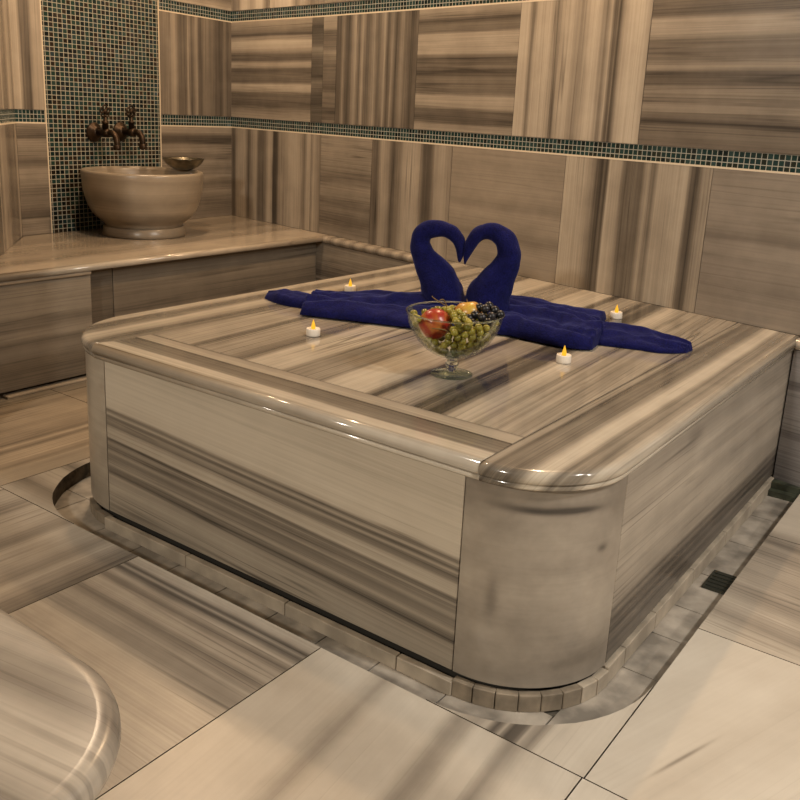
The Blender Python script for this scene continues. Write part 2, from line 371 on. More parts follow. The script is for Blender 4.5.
m2 = marble('floor_marble_b', zz(0,.78,.2,.8,.27,.58,.33,.8,.5,.8,.56,.5,.60,.6,.64,.76,.72,.72,.76,.48,.82,.74,1,.8), .557, tint=FT, rough=.3, fa=.08, ma=.06, cloud=.14, warp=.03, vein=.05)
tile(rect(-.46, .097, -.66, GY0), m2, 'Y', -.46, .1)
m3 = marble('floor_marble_c', zz(0,.82,.3,.8,.5,.84,.7,.74,1,.8), .56, tint=FT, rough=.3, fa=.08, ma=.1, cloud=.12, vein=.05)
tile(rect(.097, .66, -.66, GY0), m3, 'Y', .097)
m4 = marble('floor_marble_d', zz(0,.6,.12,.66,.2,.5,.3,.68,.42,.62,.5,.45,.56,.66,.7,.62,.78,.5,.83,.66,.9,.5,.95,.4,1,.35), .56, tint=FT, rough=.3, fa=.2)
tile(rect(-1.58, -1.02, -.66, GY0), m4, 'Y', -1.58)
m5 = marble('floor_marble_e', zz(0,.7,.2,.66,.34,.5,.40,.66,.45,.2,.49,.6,.53,.15,.58,.25,.61,.6,.66,.45,.72,.74,.85,.8,1,.78), .31, tint=FT, rough=.3, fa=.1, ma=.1, vein=.05)
tile([(GX1, GY0)] + [(GX1, AC_R[1])] + arc(AC_R, RO, 0, -90)[1:], m5, 'Y', -.21)
m6 = marble('floor_marble_f', zz(0,.82,.12,.8,.2,.74,.4,.82,.6,.72,.7,.84,1,.8), .56, tint=FT, rough=.3, fa=.06, ma=.06, spots=[(.16, .05, .007, .07, .3)], vein=.05)
tile(rect(GX1, .66, GY0, .463), m6, 'Y', GX1, -.35)
m7 = marble('floor_marble_g', zz(0,.74,.12,.7,.2,.52,.3,.66,.42,.5,.5,.62,.62,.56,.75,.6,.82,.5,.92,.56,.96,.4,1,.5), .565, tint=(1.0,.96,.9), rough=.3, fa=.14, ma=.08)
tile(rect(GX1, .66, .463, 1.028), m7, 'X', .463, .12)
m8 = marble('floor_marble_h', zz(0,.5,.1,.72,.5,.74,1,.7), .56, tint=(1.0,.96,.9), rough=.3, fa=.1, vein=.05)
tile([(GX1, 1.028), (.66, 1.028), (.66, wall_y(.66)), (GX1, wall_y(GX1))], m8, 'X', 1.028)
m9 = marble('floor_marble_i', zz(0,.66,.2,.42,.32,.64,.5,.7,.6,.45,.75,.66,1,.6), .34, tint=FT, rough=.3, fa=.16)
tile([(-1.605, GY0), (AC_L[0], GY0)] + arc(AC_L, RO, -90, -180)[1:] + [(-1.605, AC_L[1])], m9, 'X', GY0)
m10 = marble('floor_marble_j', zz(0,.48,.18,.5,.22,.52,.3,.56,.5,.52,.6,.4,.63,.58,.66,.36,.7,.56,.78,.6,.83,.42,.87,.6,1,.58), .65, tint=(1.02,.94,.82), rough=.3, fa=.12, ma=.08)
tile(rect(-2.19, -1.605, -.10, .467), m10, 'Y', -2.25); tile(rect(-2.19, -1.605, .467, 1.03), m10, 'Y', -2.25); tile(rect(-2.19, -1.605, 1.03, 1.87), m10, 'Y', -2.25)
tile(rect(-1.605, GX0, AC_L[1], 1.74), m10, 'Y', -2.0)
m11 = marble('floor_marble_k', zz(0,.4,.4,.46,1,.42), .1, tint=(1,.95,.84), rough=.3)
tile(rect(-2.34, -2.19, -.10, .467), m11, 'Y', -2.34); tile(rect(-2.34, -2.19, .467, 1.9), m11, 'Y', -2.34)
for i, (x0, x1) in enumerate(((-2.0, -1.58), (-1.58, -1.02), (-1.02, -.46), (-.46, .097), (.097, .66))):
    for j, (y0, y1) in enumerate(((-3.3, -2.6), (-2.6, -2.0), (-2.0, -1.36), (-1.36, -.66))):
        tile(rect(x0, x1, y0, y1), (m4, m1, m2)[(i+j) % 3], 'XY'[(i+j) % 2], x0 if (i+j) % 2 else y0)
tile(rect(-2.0, -1.58, -.66, -.10), m1, 'X', -.66)
for i in range(5):
    x0, x1 = .66+.545*i, .66+.545*(i+1)
    for j, y0 in enumerate((-3.3, -2.1, -1.53, -.97, -.40, .16, .72)):
        y1 = (-2.1, -1.53, -.97, -.40, .16, .72, None)[j]
        if y1 is None: poly = [(x0, y0), (x1, y0), (x1, wall_y(x1)), (x0, wall_y(x0))] if wall_y(x1) > y0+.05 else [(x0, y0), (x1, y0), (x1, y0+.02), (x0, y0+.02)]
        else: poly = rect(x0, x1, y0, y1)
        tile(poly, (m3, m8, m6, m2)[(i+j) % 4], 'XY'[(i+j) % 2], x0 if (i+j) % 2 else y0)
# gutter bed: worn stone slabs
GUT = plain('gutter_stone', (.36, .32, .265), .5, noise=(13, .5, 1.2))
GRT = plain('gutter_joint', (.07, .06, .045), .9)
fl.box((-3.1, -3.3, -.09), (RX, 2.2, GZ-.005), GRT)
cuts = [-.13, .03, .292, .455, .60, .79, 1.02, 1.23, 1.62]
for a, b in zip(cuts, cuts[1:]): fl.box((-.03, a+.0015, GZ-.03), (GX1+.02, b-.0015, GZ), GUT)
xs = [-1.62, -1.45, -1.27, -1.12, -.98, -.82, -.66, -.52, -.38, -.22, -.0315]
for a, b in zip(xs, xs[1:]): fl.box((a+.0015, GY0-.02, GZ-.03), (b-.0015, .06, GZ+.0005), GUT)
ys = [.0615, .3, .8, 1.3, 1.7]
for a, b in zip(ys, ys[1:]): fl.box((-1.62, a+.0015, GZ-.03), (-1.42, b-.0015, GZ+.0005), GUT)
struct(fl.build('floor'))
# damp strip at the gutter's end by the wall
mb = MB(); dk = plain('mossy_stone', (.045, .05, .032), .4, noise=(30, .5, 1.4))
mb.box((.0, wall_y(.0)-.115, GZ-.005), (GX1-.002, wall_y(.1)-.04, -.026), dk); mb.box((-.0, wall_y(0)-.09, -.03), (GX1-.002, wall_y(.1)-.04, -.006), dk)
struct(mb.build('trim_3'))

# ------------------------------------------------------------------ profiled slabs
PROFILE = [(.008, -.036), (.006, -.0365), (.0045, -.034), (.0045, -.027), (.007, -.0258), (.003, -.0245), (.0015, -.021), (.0, -.0155), (.0006, -.010), (.0025, -.0055), (.006, -.0022), (.011, -.0004), (.016, 0)]
def slab(mb, outline, mats, uvf, z=T, prof=PROFILE):
    """outline: list of (x, y, nx, ny): outward profile direction (0,0 on plain joints)"""
    L = []
    for ins, dz in prof: L.append([(x-nx*ins, y-ny*ins, z+dz) for x, y, nx, ny in outline])
    mb.loops(L, mats, uvf, True, True, True, False)
    pts = L[-1]; mb.face(pts, mats, [uvf(p) for p in pts])
def arcn(c, r, a0, a1, n=16):
    return [(c[0]+r*math.cos(math.radians(a)), c[1]+r*math.sin(math.radians(a)), math.cos(math.radians(a)), math.sin(math.radians(a))) for a in (a0+(a1-a0)*i/n for i in range(n+1))]

# ------------------------------------------------------------------ heated platform
OV = .009
plat = thing('massage_platform', 'large rounded striped marble platform in the middle, carrying the blue towels and fruit bowl', 'platform', (-.74, .75, -.05))
PT = (1.0, .97, .90)
LX, PR, PL = -1.508, .212, .243
JL, JR, JF = -1.28, -.19, .160
def part(mb, name, par=None, bev=None):
    o = mb.build(name, par or plat)
    if bev: bevel(o, bev)
    return o
j = .0009
mf = marble('platform_front_border', zz(0,.62,.05,.64,.11,.62,.16,.72,.31,.70,.35,.42,.5,.38,.655,.34,.68,.34,.695,.12,.71,.4,.73,.62,.87,.62,.96,.55,1,.35), JF+OV, tint=PT, rough=.11, fa=.2)
mb = MB()
slab(mb, [(-1.30, -OV, 0, -1), (JR-j, -OV, 0, -1), (JR-j, JF-j, 0, 0), (JL+j, JF-j, 0, 0), (JL-.006, .05, 0, 0)], mf, lambda p: (p[1]+OV+(T-p[2])*.6, p[0]))
part(mb, 'border_slab')
ml = marble('platform_left_border', zz(0,.6,.1,.66,.2,.62,.3,.36,.42,.36,.5,.55,.58,.7,.7,.66,.82,.5,.9,.32,1,.42), .222, tint=PT, rough=.11, fa=.2)
mb = MB()
aL = arcn((LX+PL, PL), PL+OV, 180, 262)
aL = [q for q in aL if q[0] < -1.302]
out = [(JL-j, JF, 0, 0), (JL-j, wall_y(JL)-.009, 0, 0), (LX-OV, wall_y(LX-OV)-.009, -1, 0)] + aL + [(-1.302, -OV+.003, -.12, -.99), (JL-.008, .05, 0, 0)]
slab(mb, out, ml, lambda p: (p[0]-(LX-OV)+.6*max(0, .13-p[1])*0+(T-p[2])*.6, p[1]))
part(mb, 'border_slab')
mr = marble('platform_right_border', zz(0,.2,.03,.55,.08,.5,.11,.25,.2,.4,.36,.36,.42,.5,.5,.74,.62,.74,.69,.42,.74,.5,.8,.42,.87,.55,.92,.66,1,.66), -JR+OV, tint=PT, rough=.11, fa=.16)
mb = MB()
out = [(JR+j, wall_y(JR)-.0095, 0, 0), (JR+j, -OV, 0, -1)] + arcn((-PR+.02, PR-.02), PR+OV-.02+.0, -90, 0)[1:] + [(OV, wall_y(OV)-.009, 1, 0)]
out[2:2] = []
slab(mb, out, mr, lambda p: (p[0]-JR+(T-p[2])*.6, p[1]))
part(mb, 'border_slab')
mi = marble('platform_field', zz(0,.5,.05,.6,.12,.58,.14,.36,.16,.56,.25,.55,.30,.3,.32,.7,.41,.68,.43,.44,.5,.52,.53,.48,.545,.72,.64,.7,.665,.12,.68,.55,.72,.6,.75,.5,.765,.12,.78,.38,.8,.1,.82,.2,.84,.6,.86,.7,.89,.62,.905,.44,.92,.6,.94,.5,.955,.62,.975,.46,1,.55), JR-JL, tint=PT, rough=.09, fa=.30, warp=.012, off=.0, vein=.22)
mb = MB()
pts = [(JL+j, JF+j, T), (JR-j, JF+j, T), (JR-j, wall_y(JR)-.009, T), (JL+j, wall_y(JL)-.009, T)]
uvI = lambda p: (p[0]-JL+.05*(p[1]-.16), p[1])
mb.loops([[(a, b, T-.03) for a, b, c in pts], pts], mi, uvI, False, True, True, True)
part(mb, 'top_slab')
# grouted bed under the joints
mb = MB(); bed = [(-1.2, .01), (-.2, .01), (-.03, .2), (-.01, .3), (-.01, wall_y(0)-.02), (LX+.01, wall_y(LX)-.02), (LX+.01, .3)]
mb.loops([[(a, b, T-.034) for a, b in bed], [(a, b, T-.004) for a, b in bed]], GROUT, None, False, True, True, True); part(mb, 'joint_bed')
# panels
H0 = T-.036
mfp = marble('platform_front_panel', zz(0,.74,.1,.80,.22,.80,.29,.76,.315,.34,.335,.66,.355,.24,.37,.54,.40,.32,.43,.66,.49,.70,.505,.22,.525,.5,.56,.36,.585,.52,.61,.36,.64,.44,.67,.6,.69,.4,.72,.22,.74,.52,.8,.62,.9,.58,1,.54), H0, tint=PT, rough=.3, fa=.26, ma=.08, warp=.010, cloud=.06, vein=.30, vf=36, gain=.86, off=.085)
th = .02
mb = MB(); mb.box((LX+PL+j, 0, .002), (-PR-.008, th, H0), mfp, lambda p: (H0-p[2]-.05*(p[0]+1.27)*.9, p[0])); part(mb, 'front_panel', bev=.002)
mrp = marble('platform_side_panel', zz(0,.5,.08,.5,.16,.62,.25,.56,.3,.64,.4,.55,.5,.64,.6,.56,.68,.56,.72,.3,.745,.42,.77,.16,.8,.34,.83,.16,.86,.36,.9,.22,.94,.34,1,.3), H0, tint=(1,.97,.92), rough=.3, fa=.2, ma=.06, warp=.02)
mb = MB(); mb.box((-th, PR+j, .002), (0, wall_y(0)-.009, H0), mrp, lambda p: (H0-p[2]-.02*(p[1]-.2), p[1])); part(mb, 'side_panel', bev=.002)
mb = MB(); mb.box((LX, PL+j, .002), (LX+th, wall_y(LX)-.009, H0), mfp, lambda p: (H0-p[2], p[1])); part(mb, 'side_panel', bev=.002)
mcl = marble('platform_corner_left', zz(0,.6,.3,.62,.5,.58,1,.56), .4, tint=PT, rough=.3, fa=.08, ma=.1, cloud=.18, warp=.05, vein=.05)
mcr = marble('platform_corner_right', zz(0,.44,.1,.46,.3,.56,.6,.54,1,.5), H0, tint=(1,.97,.92), rough=.3, fa=.05, ma=.05, cloud=.22, warp=.05, spots=[(.088, .125, .020, .055, .42), (.080, .205, .020, .045, .46), (.35, .27, .02, .012, .25), (.55, .06, .10, .012, .15)], vein=.05)
def corner(c, a0, a1, mat, PR):
    mb = MB(); L = []
    for z in (.002, .2, H0):
        o = arc(c, PR, a0, a1, 18); i = arc(c, PR-th, a1, a0, 18)
        L.append([(x, y, z) for x, y in o+i])
    cx0 = c
    uvf = lambda p: (H0-p[2], (math.degrees(math.atan2(p[1]-cx0[1], p[0]-cx0[0]))+90)/90*.333)
    mb.loops(L, mat, uvf, True, True, True, True)
    o = part(mb, 'corner_panel'); m = o.modifiers.new('es', 'EDGE_SPLIT'); m.split_angle = math.radians(40); return o
corner((LX+PL, PL), 180.3, 269.7, mcl, PL); corner((-PR, PR), -91.5, -.3, mcr, PR)
# near-black core painted as gap shade, and the curb of small blocks it stands on
CURB = plain('curb_stone', (.40, .34, .26), .5, noise=(14, .72, 1.12))
CURBD = plain('curb_brown', (.24, .195, .14), .6, noise=(20, .6, 1.2))
def rr(off, z):
    o = [(x, y, z) for x, y in arc((LX+PL, PL), PL+off, 180, 270, 12)] + [(x, y, z) for x, y in arc((-PR, PR), PR+off, -90, 0, 12)]
    return o + [(off, wall_y(off)-.012, z), (LX-off, wall_y(LX-off)-.012, z)]
mb = MB(); mb.loops([rr(-.024, GZ), rr(-.024, T-.05)], GLOOM, None, False, True, True, True); part(mb, 'gap_shade_core')
cb = MB()
def block(p, q, inn, mat, zt=-.013):
    # p,q outer points; inn: inward vector length
    (x0, y0), (x1, y1) = p, q
    d = Vector((x1-x0, y1-y0)).normalized(); n = Vector((-d.y, d.x))*.017
    g = d*.001
    base = [(x0+g.x, y0+g.y), (x1-g.x, y1-g.y), (x1-g.x+n.x, y1-g.y+n.y), (x0+g.x+n.x, y0+g.y+n.y)]
    cb.loops([[(a, b, GZ) for a, b in base], [(a, b, zt) for a, b in base]], mat, None, False, True, True, True)
fr = [-1.27, -.96, -.64, -.34, -.21]
for a, b in zip(fr, fr[1:]): block((a, -.014), (b, -.014), 0, CURB)
al = arc((-PR, PR), PR+.010, -90, 0, 8)
for i, (a, b) in enumerate(zip(al, al[1:])): block(a, b, 0, CURBD if i < 6 else CURB, -.008)
sd = [.212, .30, .47, .72, .98, 1.22, wall_y(.01)-.012]
for a, b in zip(sd, sd[1:]): block((.008, a), (.008, b), 0, CURB, -.004)
al = arc((LX+PL, PL), PL+.006, 232, 270, 3)
for i, (a, b) in enumerate(zip(al, al[1:])): block(a, b, 0, CURBD, -.016-.004*(2-i))
o = part(cb, 'curb', bev=.002)
# drain
mb = MB(); dm = plain('drain_metal', (.05, .052, .04), .5, .6)
mb.box((.030, .72, GZ+.0005), (.098, .82, GZ+.006), dm)
for k in range(5): mb.box((.036, .729+.018*k, GZ+.006), (.093, .737+.018*k, GZ+.009), dm)
tag(mb.build('drain_cover', loc=(.064, .77, GZ)), 'small dark square drain cover lying in the stone gutter right of the platform', 'drain cover')

# ------------------------------------------------------------------ wash bench under the basin
BT = (1.0, .93, .83)
bench = thing('wash_bench', 'long striped marble bench along the left wall, carrying the stone basin', 'bench', (-2.6, 1.2, 0))
mbt = marble('bench_top', zz(0,.5,.2,.54,.4,.46,.5,.56,.62,.48,.75,.58,.86,.5,.93,.66,1,.66), .80, tint=BT, rough=.15, fa=.12, ma=.06, warp=.05)
FX = -2.24
dB = (Cn-B0).normalized(); dE = (K-Cn).normalized(); dL = (B0-LE).normalized()
e1 = B0 + (LE-B0)*((FX-B0.x)/(LE.x-B0.x))
nL = Vector((dL.y, -dL.x)); ins = .0085
def inset(p, *ns):
    q = Vector(p)
    for n in ns: q = q + Vector(n)*ins
    return q
nB = Vector((dB.y, -dB.x)); nE = Vector((dE.y, -dE.x))
p_b0 = B0 + nB*ins + nL*ins*.6; p_cn = Cn + nB*ins*1.1 + nE*ins*1.1; p_e1 = e1 + nL*ins + Vector((0, .005))
yk = wall_y(FX)-.0095
poly = [(FX, p_e1.y, 1, 0), (FX, yk, 1, 0), (K.x, K.y-.0105, 0, 0), (p_cn.x, p_cn.y, 0, 0), (p_b0.x, p_b0.y, 0, 0)]
PTHIN = [(.012, -.026), (.008, -.0265), (.003, -.024)] + PROFILE[6:]
mb = MB(); slab(mb, poly, mbt, lambda p: (p[0]+3.05+.08*p[1], p[1]), prof=PTHIN); o = mb.build('bench_top', bench)
mbl = marble('bench_lip', zz(0,.55,1,.6), .1, tint=BT, rough=.2)
mb = MB(); mb.box((FX-.05, p_e1.y+.03, T-.040), (FX-.008, .657, T-.0266), mbl, lambda p: (p[0], p[1])); bevel(mb.build('edge_strip', bench), .004, 3)
mbp = marble('bench_panel_near', zz(0,.46,.2,.52,.40,.48,.46,.34,.52,.42,.6,.48,.64,.28,.7,.40,.8,.34,.9,.3,1,.32), .4, tint=(.96,.92,.84), rough=.35, fa=.12, ma=.06, warp=.04)
mb = MB(); mb.box((FX-.09, p_e1.y+.06, .022), (FX-.02, .66, T-.040), mbp, lambda p: (T-p[2], p[1])); bevel(mb.build('front_panel', bench), .003)
mbp2 = marble('bench_panel_far', zz(0,.36,.25,.42,.4,.36,.5,.3,.56,.38,.65,.28,.75,.34,.85,.25,1,.3), .4, tint=(.96,.9,.8), rough=.35, fa=.12, ma=.06, warp=.04)
mb = MB(); mb.box((FX-.10, .787, .022), (FX-.062, wall_y(FX-.06)-.02, T-.0265), mbp2, lambda p: (T-p[2], p[1])); bevel(mb.build('front_panel', bench), .002)
mb = MB(); mb.box((FX-.10, .662, .022), (FX-.064, .785, T-.0265), mbp2, lambda p: (T-p[2]+.13, p[1]+1)); bevel(mb.build('front_panel', bench), .002)
mb = MB(); mb.box((FX-.13, p_e1.y+.1, 0.0005), (FX-.1005, 1.97, T-.03), GLOOM); mb.build('gap_shade_core', bench)  # core behind the bench panels, gap shade put in its colour
mb = MB(); mb.box((FX-.10, p_e1.y+.08, .0), (FX-.006, .66, .010), mbl, lambda p: (p[0], p[1])); mb.box((FX-.10, .66, .0), (FX-.05, 1.95, .010), mbl, lambda p: (p[0], p[1])); bevel(mb.build('plinth', bench), .003)

# rolled moulding along the back wall at seat height, on a plinth
PLD = .055
def plinth(name, s0, s1, mat):
    n = Vector((WD.y, -WD.x)); a = K+WD*s0; b = K+WD*s1; mb = MB()
    P4 = [a+n*.0088, b+n*.0088, b+n*PLD, a+n*PLD]
    uvf = lambda p: (T-p[2], (Vector((p[0], p[1]))-K).dot(WD))
    mb.loops([[(p.x, p.y, -.06) for p in P4], [(p.x, p.y, T-.0345) for p in P4]], mat, uvf, False, True, True, True)
    return struct(mb.build(name))
plinth('baseboard_left', .03, .853, plk); plinth('baseboard_right', 2.401, 5.78, pll)
def roll(name, s0, s1, mat):
    mb = MB(); n = Vector((WD.y, -WD.x)); L = []
    k = max(2, int((s1-s0)/.03))
    for i in range(k+1):
        q = K + WD*(s0+(s1-s0)*i/k); ring = []
        for t in range(13):
            a = math.radians(-90+180*t/12); off = PLD-.006+.018*math.cos(a)
            ring.append((q.x+n.x*off, q.y+n.y*off, T-.017+.017*math.sin(a)))
        ring += [(q.x+n.x*.009, q.y+n.y*.009, T), (q.x+n.x*.009, q.y+n.y*.009, T-.034)]
        L.append(ring)
    sfun = lambda p: ((Vector((p[0], p[1]))-K).dot(WD), p[2])
    mb.loops(L, mat, sfun, True, True, True, True)
    o = mb.build(name); m = o.modifiers.new('es', 'EDGE_SPLIT'); m.split_angle = math.radians(50); return struct(o)
mrl = marble('moulding_marble', [(i/19, .42+.2*(i % 2)) for i in range(20)], .8, tint=WT, rough=.2, fa=.15, ma=.08)
roll('trim_1', .085, .853, mrl)
mrl2 = marble('moulding_marble_pale', zz(0,.6,.5,.7,1,.6), 3, tint=(1,.95,.88), rough=.2)
roll('trim_2', 2.404, 5.8, mrl2)

# ------------------------------------------------------------------ near bench, cut by the picture's corner
seat = thing('marble_seat', 'rounded end of a pale striped marble bench in the lower left foreground', 'bench', (-.8, -1.2, 0))
mst = marble('seat_top', zz(0,.56,.1,.5,.16,.60,.27,.60,.32,.36,.36,.62,.44,.56,.50,.40,.54,.64,.62,.6,.68,.36,.72,.64,.84,.5,.88,.66,1,.62), .75, tint=FT, rough=.26, fa=.12, ma=.06, warp=.03)
sc = (-.215, -.945); sr = .170
out = [(-1.80, -.775, 0, 1), (-1.80, -1.75, 0, 0), (sc[0]+sr, -1.75, 1, 0)] + arcn(sc, sr, 0, 90, 20)
SP = [(.02, -.040), (.014, -.0395), (.007, -.036), (.002, -.029), (0, -.022), (.0006, -.014), (.003, -.0075), (.008, -.003), (.014, -.0008), (.022, 0)]
mb = MB(); slab(mb, out, mst, lambda p: (-.775-p[1]+.18*p[0]+.35, p[0]), prof=SP); mb.build('seat_slab', seat)
mb = MB(); L = []
for z in (.0, .2, T-.039):
    L.append([(-1.78, -.80, z), (-1.78, -1.72, z), (sc[0]+sr-.03, -1.72, z)] + [(x, y, z) for x, y in arc(sc, sr-.03, 0, 88, 16)] )
mb.loops(L, mcl, lambda p: (T-p[2], p[0]+p[1]), True, True, True, True); o = mb.build('base', seat); m = o.modifiers.new('es', 'EDGE_SPLIT'); m.split_angle = math.radians(40)

# ------------------------------------------------------------------ basin, metal bowl, taps
BC = Vector((-2.755, 1.29, T))
mbs = marble('basin_marble', zz(0,.45,.18,.5,.3,.42,.42,.54,.55,.46,.7,.55,.8,.48,1,.52), .30, tint=(1.0,.92,.80), rough=.28, vein=.05, fa=.12, ma=.06, warp=.04)
bas = thing('stone_basin', 'round carved marble wash basin standing on the bench before the green mosaic', 'basin', BC)
uvb = lambda p: (p[2]-T, math.atan2(p[1]-BC.y, p[0]-BC.x)*.2)
mb = MB(); lathe(mb, [(0, .0005), (.177, .0005), (.180, .003), (.180, .010), (.176, .038), (.172, .0424), (.0, .0424)], BC, mbs, 64, uvf=uvb); o = mb.build('foot', bas)
pr = [(0, .0425), (.168, .0425), (.168, .050), (.174, .058), (.189, .068), (.208, .084), (.225, .106), (.239, .135), (.250, .17), (.257, .21), (.261, .25), (.262, .274), (.260, .281), (.255, .284), (.243, .284), (.237, .281), (.233, .272), (.226, .23), (.212, .18), (.185, .13), (.14, .095), (.08, .078), (0, .074)]
mb = MB(); lathe(mb, pr, BC, mbs, 72, uvf=uvb); mb.build('bowl', bas)
rd = Vector((.8172, .5741, 0)); fd = Vector((-.5741, .8172, 0))
tc = BC + rd*.138 + fd*.165 + Vector((0, 0, .2845))
tas_m = plain('tarnished_brass', (.22, .20, .155), .3, 1.0, noise=(25, .6, 1.3))
mb = MB(); lathe(mb, [(0, 0), (.030, .0), (.045, .004), (.068, .016), (.084, .032), (.093, .048), (.096, .050), (.094, .052), (.090, .049), (.080, .033), (.064, .018), (.042, .007), (.0, .004)], tc, tas_m, 48)
tas = mb.build('metal_bowl', loc=tc); tag(tas, 'small shallow tarnished metal bowl perched on the rim of the stone basin', 'bowl')
TAPM = plain('aged_bronze', (.040, .024, .013), .42, .75, noise=(40, .5, 1.6))
nW = nB  # wall normal into the room
dirN = Vector((nW.x, nW.y, 0)); dirS = Vector((dB.x, dB.y, 0)); Zv = Vector((0, 0, 1))
def tap(s, z, label):
    base = B0 + dB*s + nB*.0058; b = Vector((base.x, base.y, z))
    t = thing('wall_tap', label, 'tap', b, 'bronze taps above the basin')
    def blk(name, fn, par=None):
        mb = MB(); fn(mb); o = mb.build(name, None)
        o.parent = par or t
        if not par: o.matrix_parent_inverse = Matrix.Translation(-b)
        return o
    blk('flange', lambda m: lathe(m, [(0, 0), (.034, 0), (.036, .004), (.033, .009), (.024, .013), (.020, .022), (.014, .026), (0, .027)], b, TAPM, 28, axis=dirN))
    def body(m):
        lathe(m, [(0, .02), (.012, .02), (.012, .05), (.016, .054), (.016, .078), (.012, .084), (0, .085)], b, TAPM, 20, axis=dirN)
        lathe(m, [(.0, .0), (.011, .0), (.0105, .02), (.013, .022), (.013, .028), (.008, .030), (.006, .044), (0, .044)], b+dirN*.064+Zv*.012, TAPM, 18)
    blk('body', body)
    def sp(m):
        pts = catmull([b+dirN*.075, b+dirN*.098+Zv*.002, b+dirN*.115-Zv*.010, b+dirN*.121-Zv*.030, b+dirN*.122-Zv*.046], 5)
        tube(m, pts, [.011]*len(pts), TAPM, 14)
    spo = blk('spout', sp)
    blk('nozzle', lambda m: lathe(m, [(0, 0), (.0135, 0), (.014, .004), (.014, .016), (.011, .02), (0, .02)], b+dirN*.122-Zv*.058, TAPM, 16), spo)
    def hd(m):
        c = b+dirN*.064+Zv*.076
        for k in range(5):
            a = 2*PI*k/5+PI/2; q = c + (dirS*math.cos(a)+Zv*math.sin(a))*.014
            ring = [q + (dirS*math.cos(x)+Zv*math.sin(x))*.0085 for x in [2*PI*i/12 for i in range(13)]]
            tube(m, ring, .0032, TAPM, 7, False)
        lathe(m, [(0, -.006), (.007, -.006), (.008, 0), (.007, .006), (0, .006)], c, TAPM, 12, axis=dirN)
        tube(m, [c-Zv*.02, c-Zv*.010], .006, TAPM, 10)
    hdl = blk('handle', hd)
    blk('handle_boss', lambda m: lathe(m, [(0, -.007), (.0075, -.007), (.0085, 0), (.0075, .007), (0, .007)], b+dirN*.064+Zv*.076, TAPM, 12, axis=dirN), hdl)
    t.scale = (1.22,)*3
    return t
tap(.398, .872, 'left bronze wall tap with flower handle on the green mosaic above the basin')
tap(.548, .876, 'right bronze wall tap with flower handle, nearer the pale wall tiles')

# ------------------------------------------------------------------ towels
def towelmat():
    m, nt, b = newmat('navy_terry'); L = nt.links.new
    tc_ = N(nt, 'ShaderNodeTexCoord'); t = N(nt, 'ShaderNodeTexNoise'); t.inputs['Scale'].default_value = 230; t.inputs['Detail'].default_value = 2
    L(tc_.outputs['Object'], t.inputs['Vector'])
    t2 = N(nt, 'ShaderNodeTexNoise'); t2.inputs['Scale'].default_value = 45; t2.inputs['Detail'].default_value = 3; L(tc_.outputs['Object'], t2.inputs['Vector'])
    r = N(nt, 'ShaderNodeValToRGB'); r.color_ramp.elements[0].position = .3; r.color_ramp.elements[1].position = .72
    r.color_ramp.elements[0].color = (.0026, .0028, .022, 1); r.color_ramp.elements[1].color = (.0085, .0098, .088, 1)
    L(math_(nt, 'ADD', math_(nt, 'MULTIPLY', t.outputs[0], .6), math_(nt, 'MULTIPLY', t2.outputs[0], .4)), r.inputs[0]); L(r.outputs[0], b.inputs['Base Color'])
    bp = N(nt, 'ShaderNodeBump'); bp.inputs['Strength'].default_value = .6; bp.inputs['Distance'].default_value = .003
    L(t.outputs[0], bp.inputs['Height']); L(bp.outputs[0], b.inputs['Normal'])
    b.inputs['Roughness'].default_value = .95; b.inputs['Sheen Weight'].default_value = .16; b.inputs['Sheen Tint'].default_value = (.3, .35, .9, 1)
    b.inputs['Specular IOR Level'].default_value = .1
    return m
NAVY = towelmat()
def spline2(pts, t):
    n = len(pts)-1; x = min(max(t, 0), 1)*n; i = min(int(x), n-1); k = x-i
    a, b, c, d = (Vector(pts[max(i-1, 0)]), Vector(pts[i]), Vector(pts[i+1]), Vector(pts[min(i+2, n)]))
    return .5*((2*b)+(c-a)*k+(2*a-5*b+4*c-d)*k*k+(-a+3*b-3*c+d)*k**3)
def lin(pts, t):
    n = len(pts)-1; x = min(max(t, 0), 1)*n; i = min(int(x), n-1); return pts[i]+(pts[i+1]-pts[i])*(x-i)
def towel(name, label, F, R, H, ridges=(), base=T+.0006, nt=64, ns=34, sd=0.0, endround=(1, 1), amp=.010):
    """F/R front and rear plan edges, H crest heights along the length; ridges (s at t=0, s at t=1, height, width)"""
    mb = MB(); L = []
    for it in range(nt+1):
        t = it/nt; a = spline2(F, t); b = spline2(R, t); h = lin(H, t)
        if endround[0]: h *= min(1, (t/.03))**.5 if t < .03 else 1
        if endround[1]: h *= min(1, ((1-t)/.03))**.5 if t > .97 else 1
        h = max(h, .003)
        top = []; 
        for k in range(ns+1):
            q = k/ns; x = q*2-1
            pr_ = (max(0, 1-abs(x)**5))**.5
            p = a.lerp(b, .5+.5*math.copysign(abs(x)**.9, x))
            z = h*pr_*.80
            for (s0, s1, hh, ww) in ridges:
                c = s0+(s1-s0)*t; z += hh*1.5*math.exp(-((q-c)/ww)**2)*pr_*min(1, h/.02)
            nn = noise.noise(Vector((t*3.2+sd, q*5.5+t*2, sd)))*amp*1.6 + noise.noise(Vector((t*9+sd, q*11-t*5, sd)))*amp*.8 + noise.noise(Vector((p.x*40+sd, p.y*40, sd)))*amp*.25
            top.append((p.x, p.y, base+max(.0015, z+nn*pr_)))
        bot = [(p[0], p[1], base) for p in reversed(top[1:-1])]
        top[0] = (top[0][0], top[0][1], base+.002); top[-1] = (top[-1][0], top[-1][1], base+.002)
        L.append(top+bot)
    mb.loops(L, NAVY, None, True, True, True, True)
    c = spline2(F, .5)*.5+spline2(R, .5)*.5
    o = mb.build(name, loc=(c.x, c.y, base)); tag(o, label, 'towel', 'navy towels lying on the platform'); return o
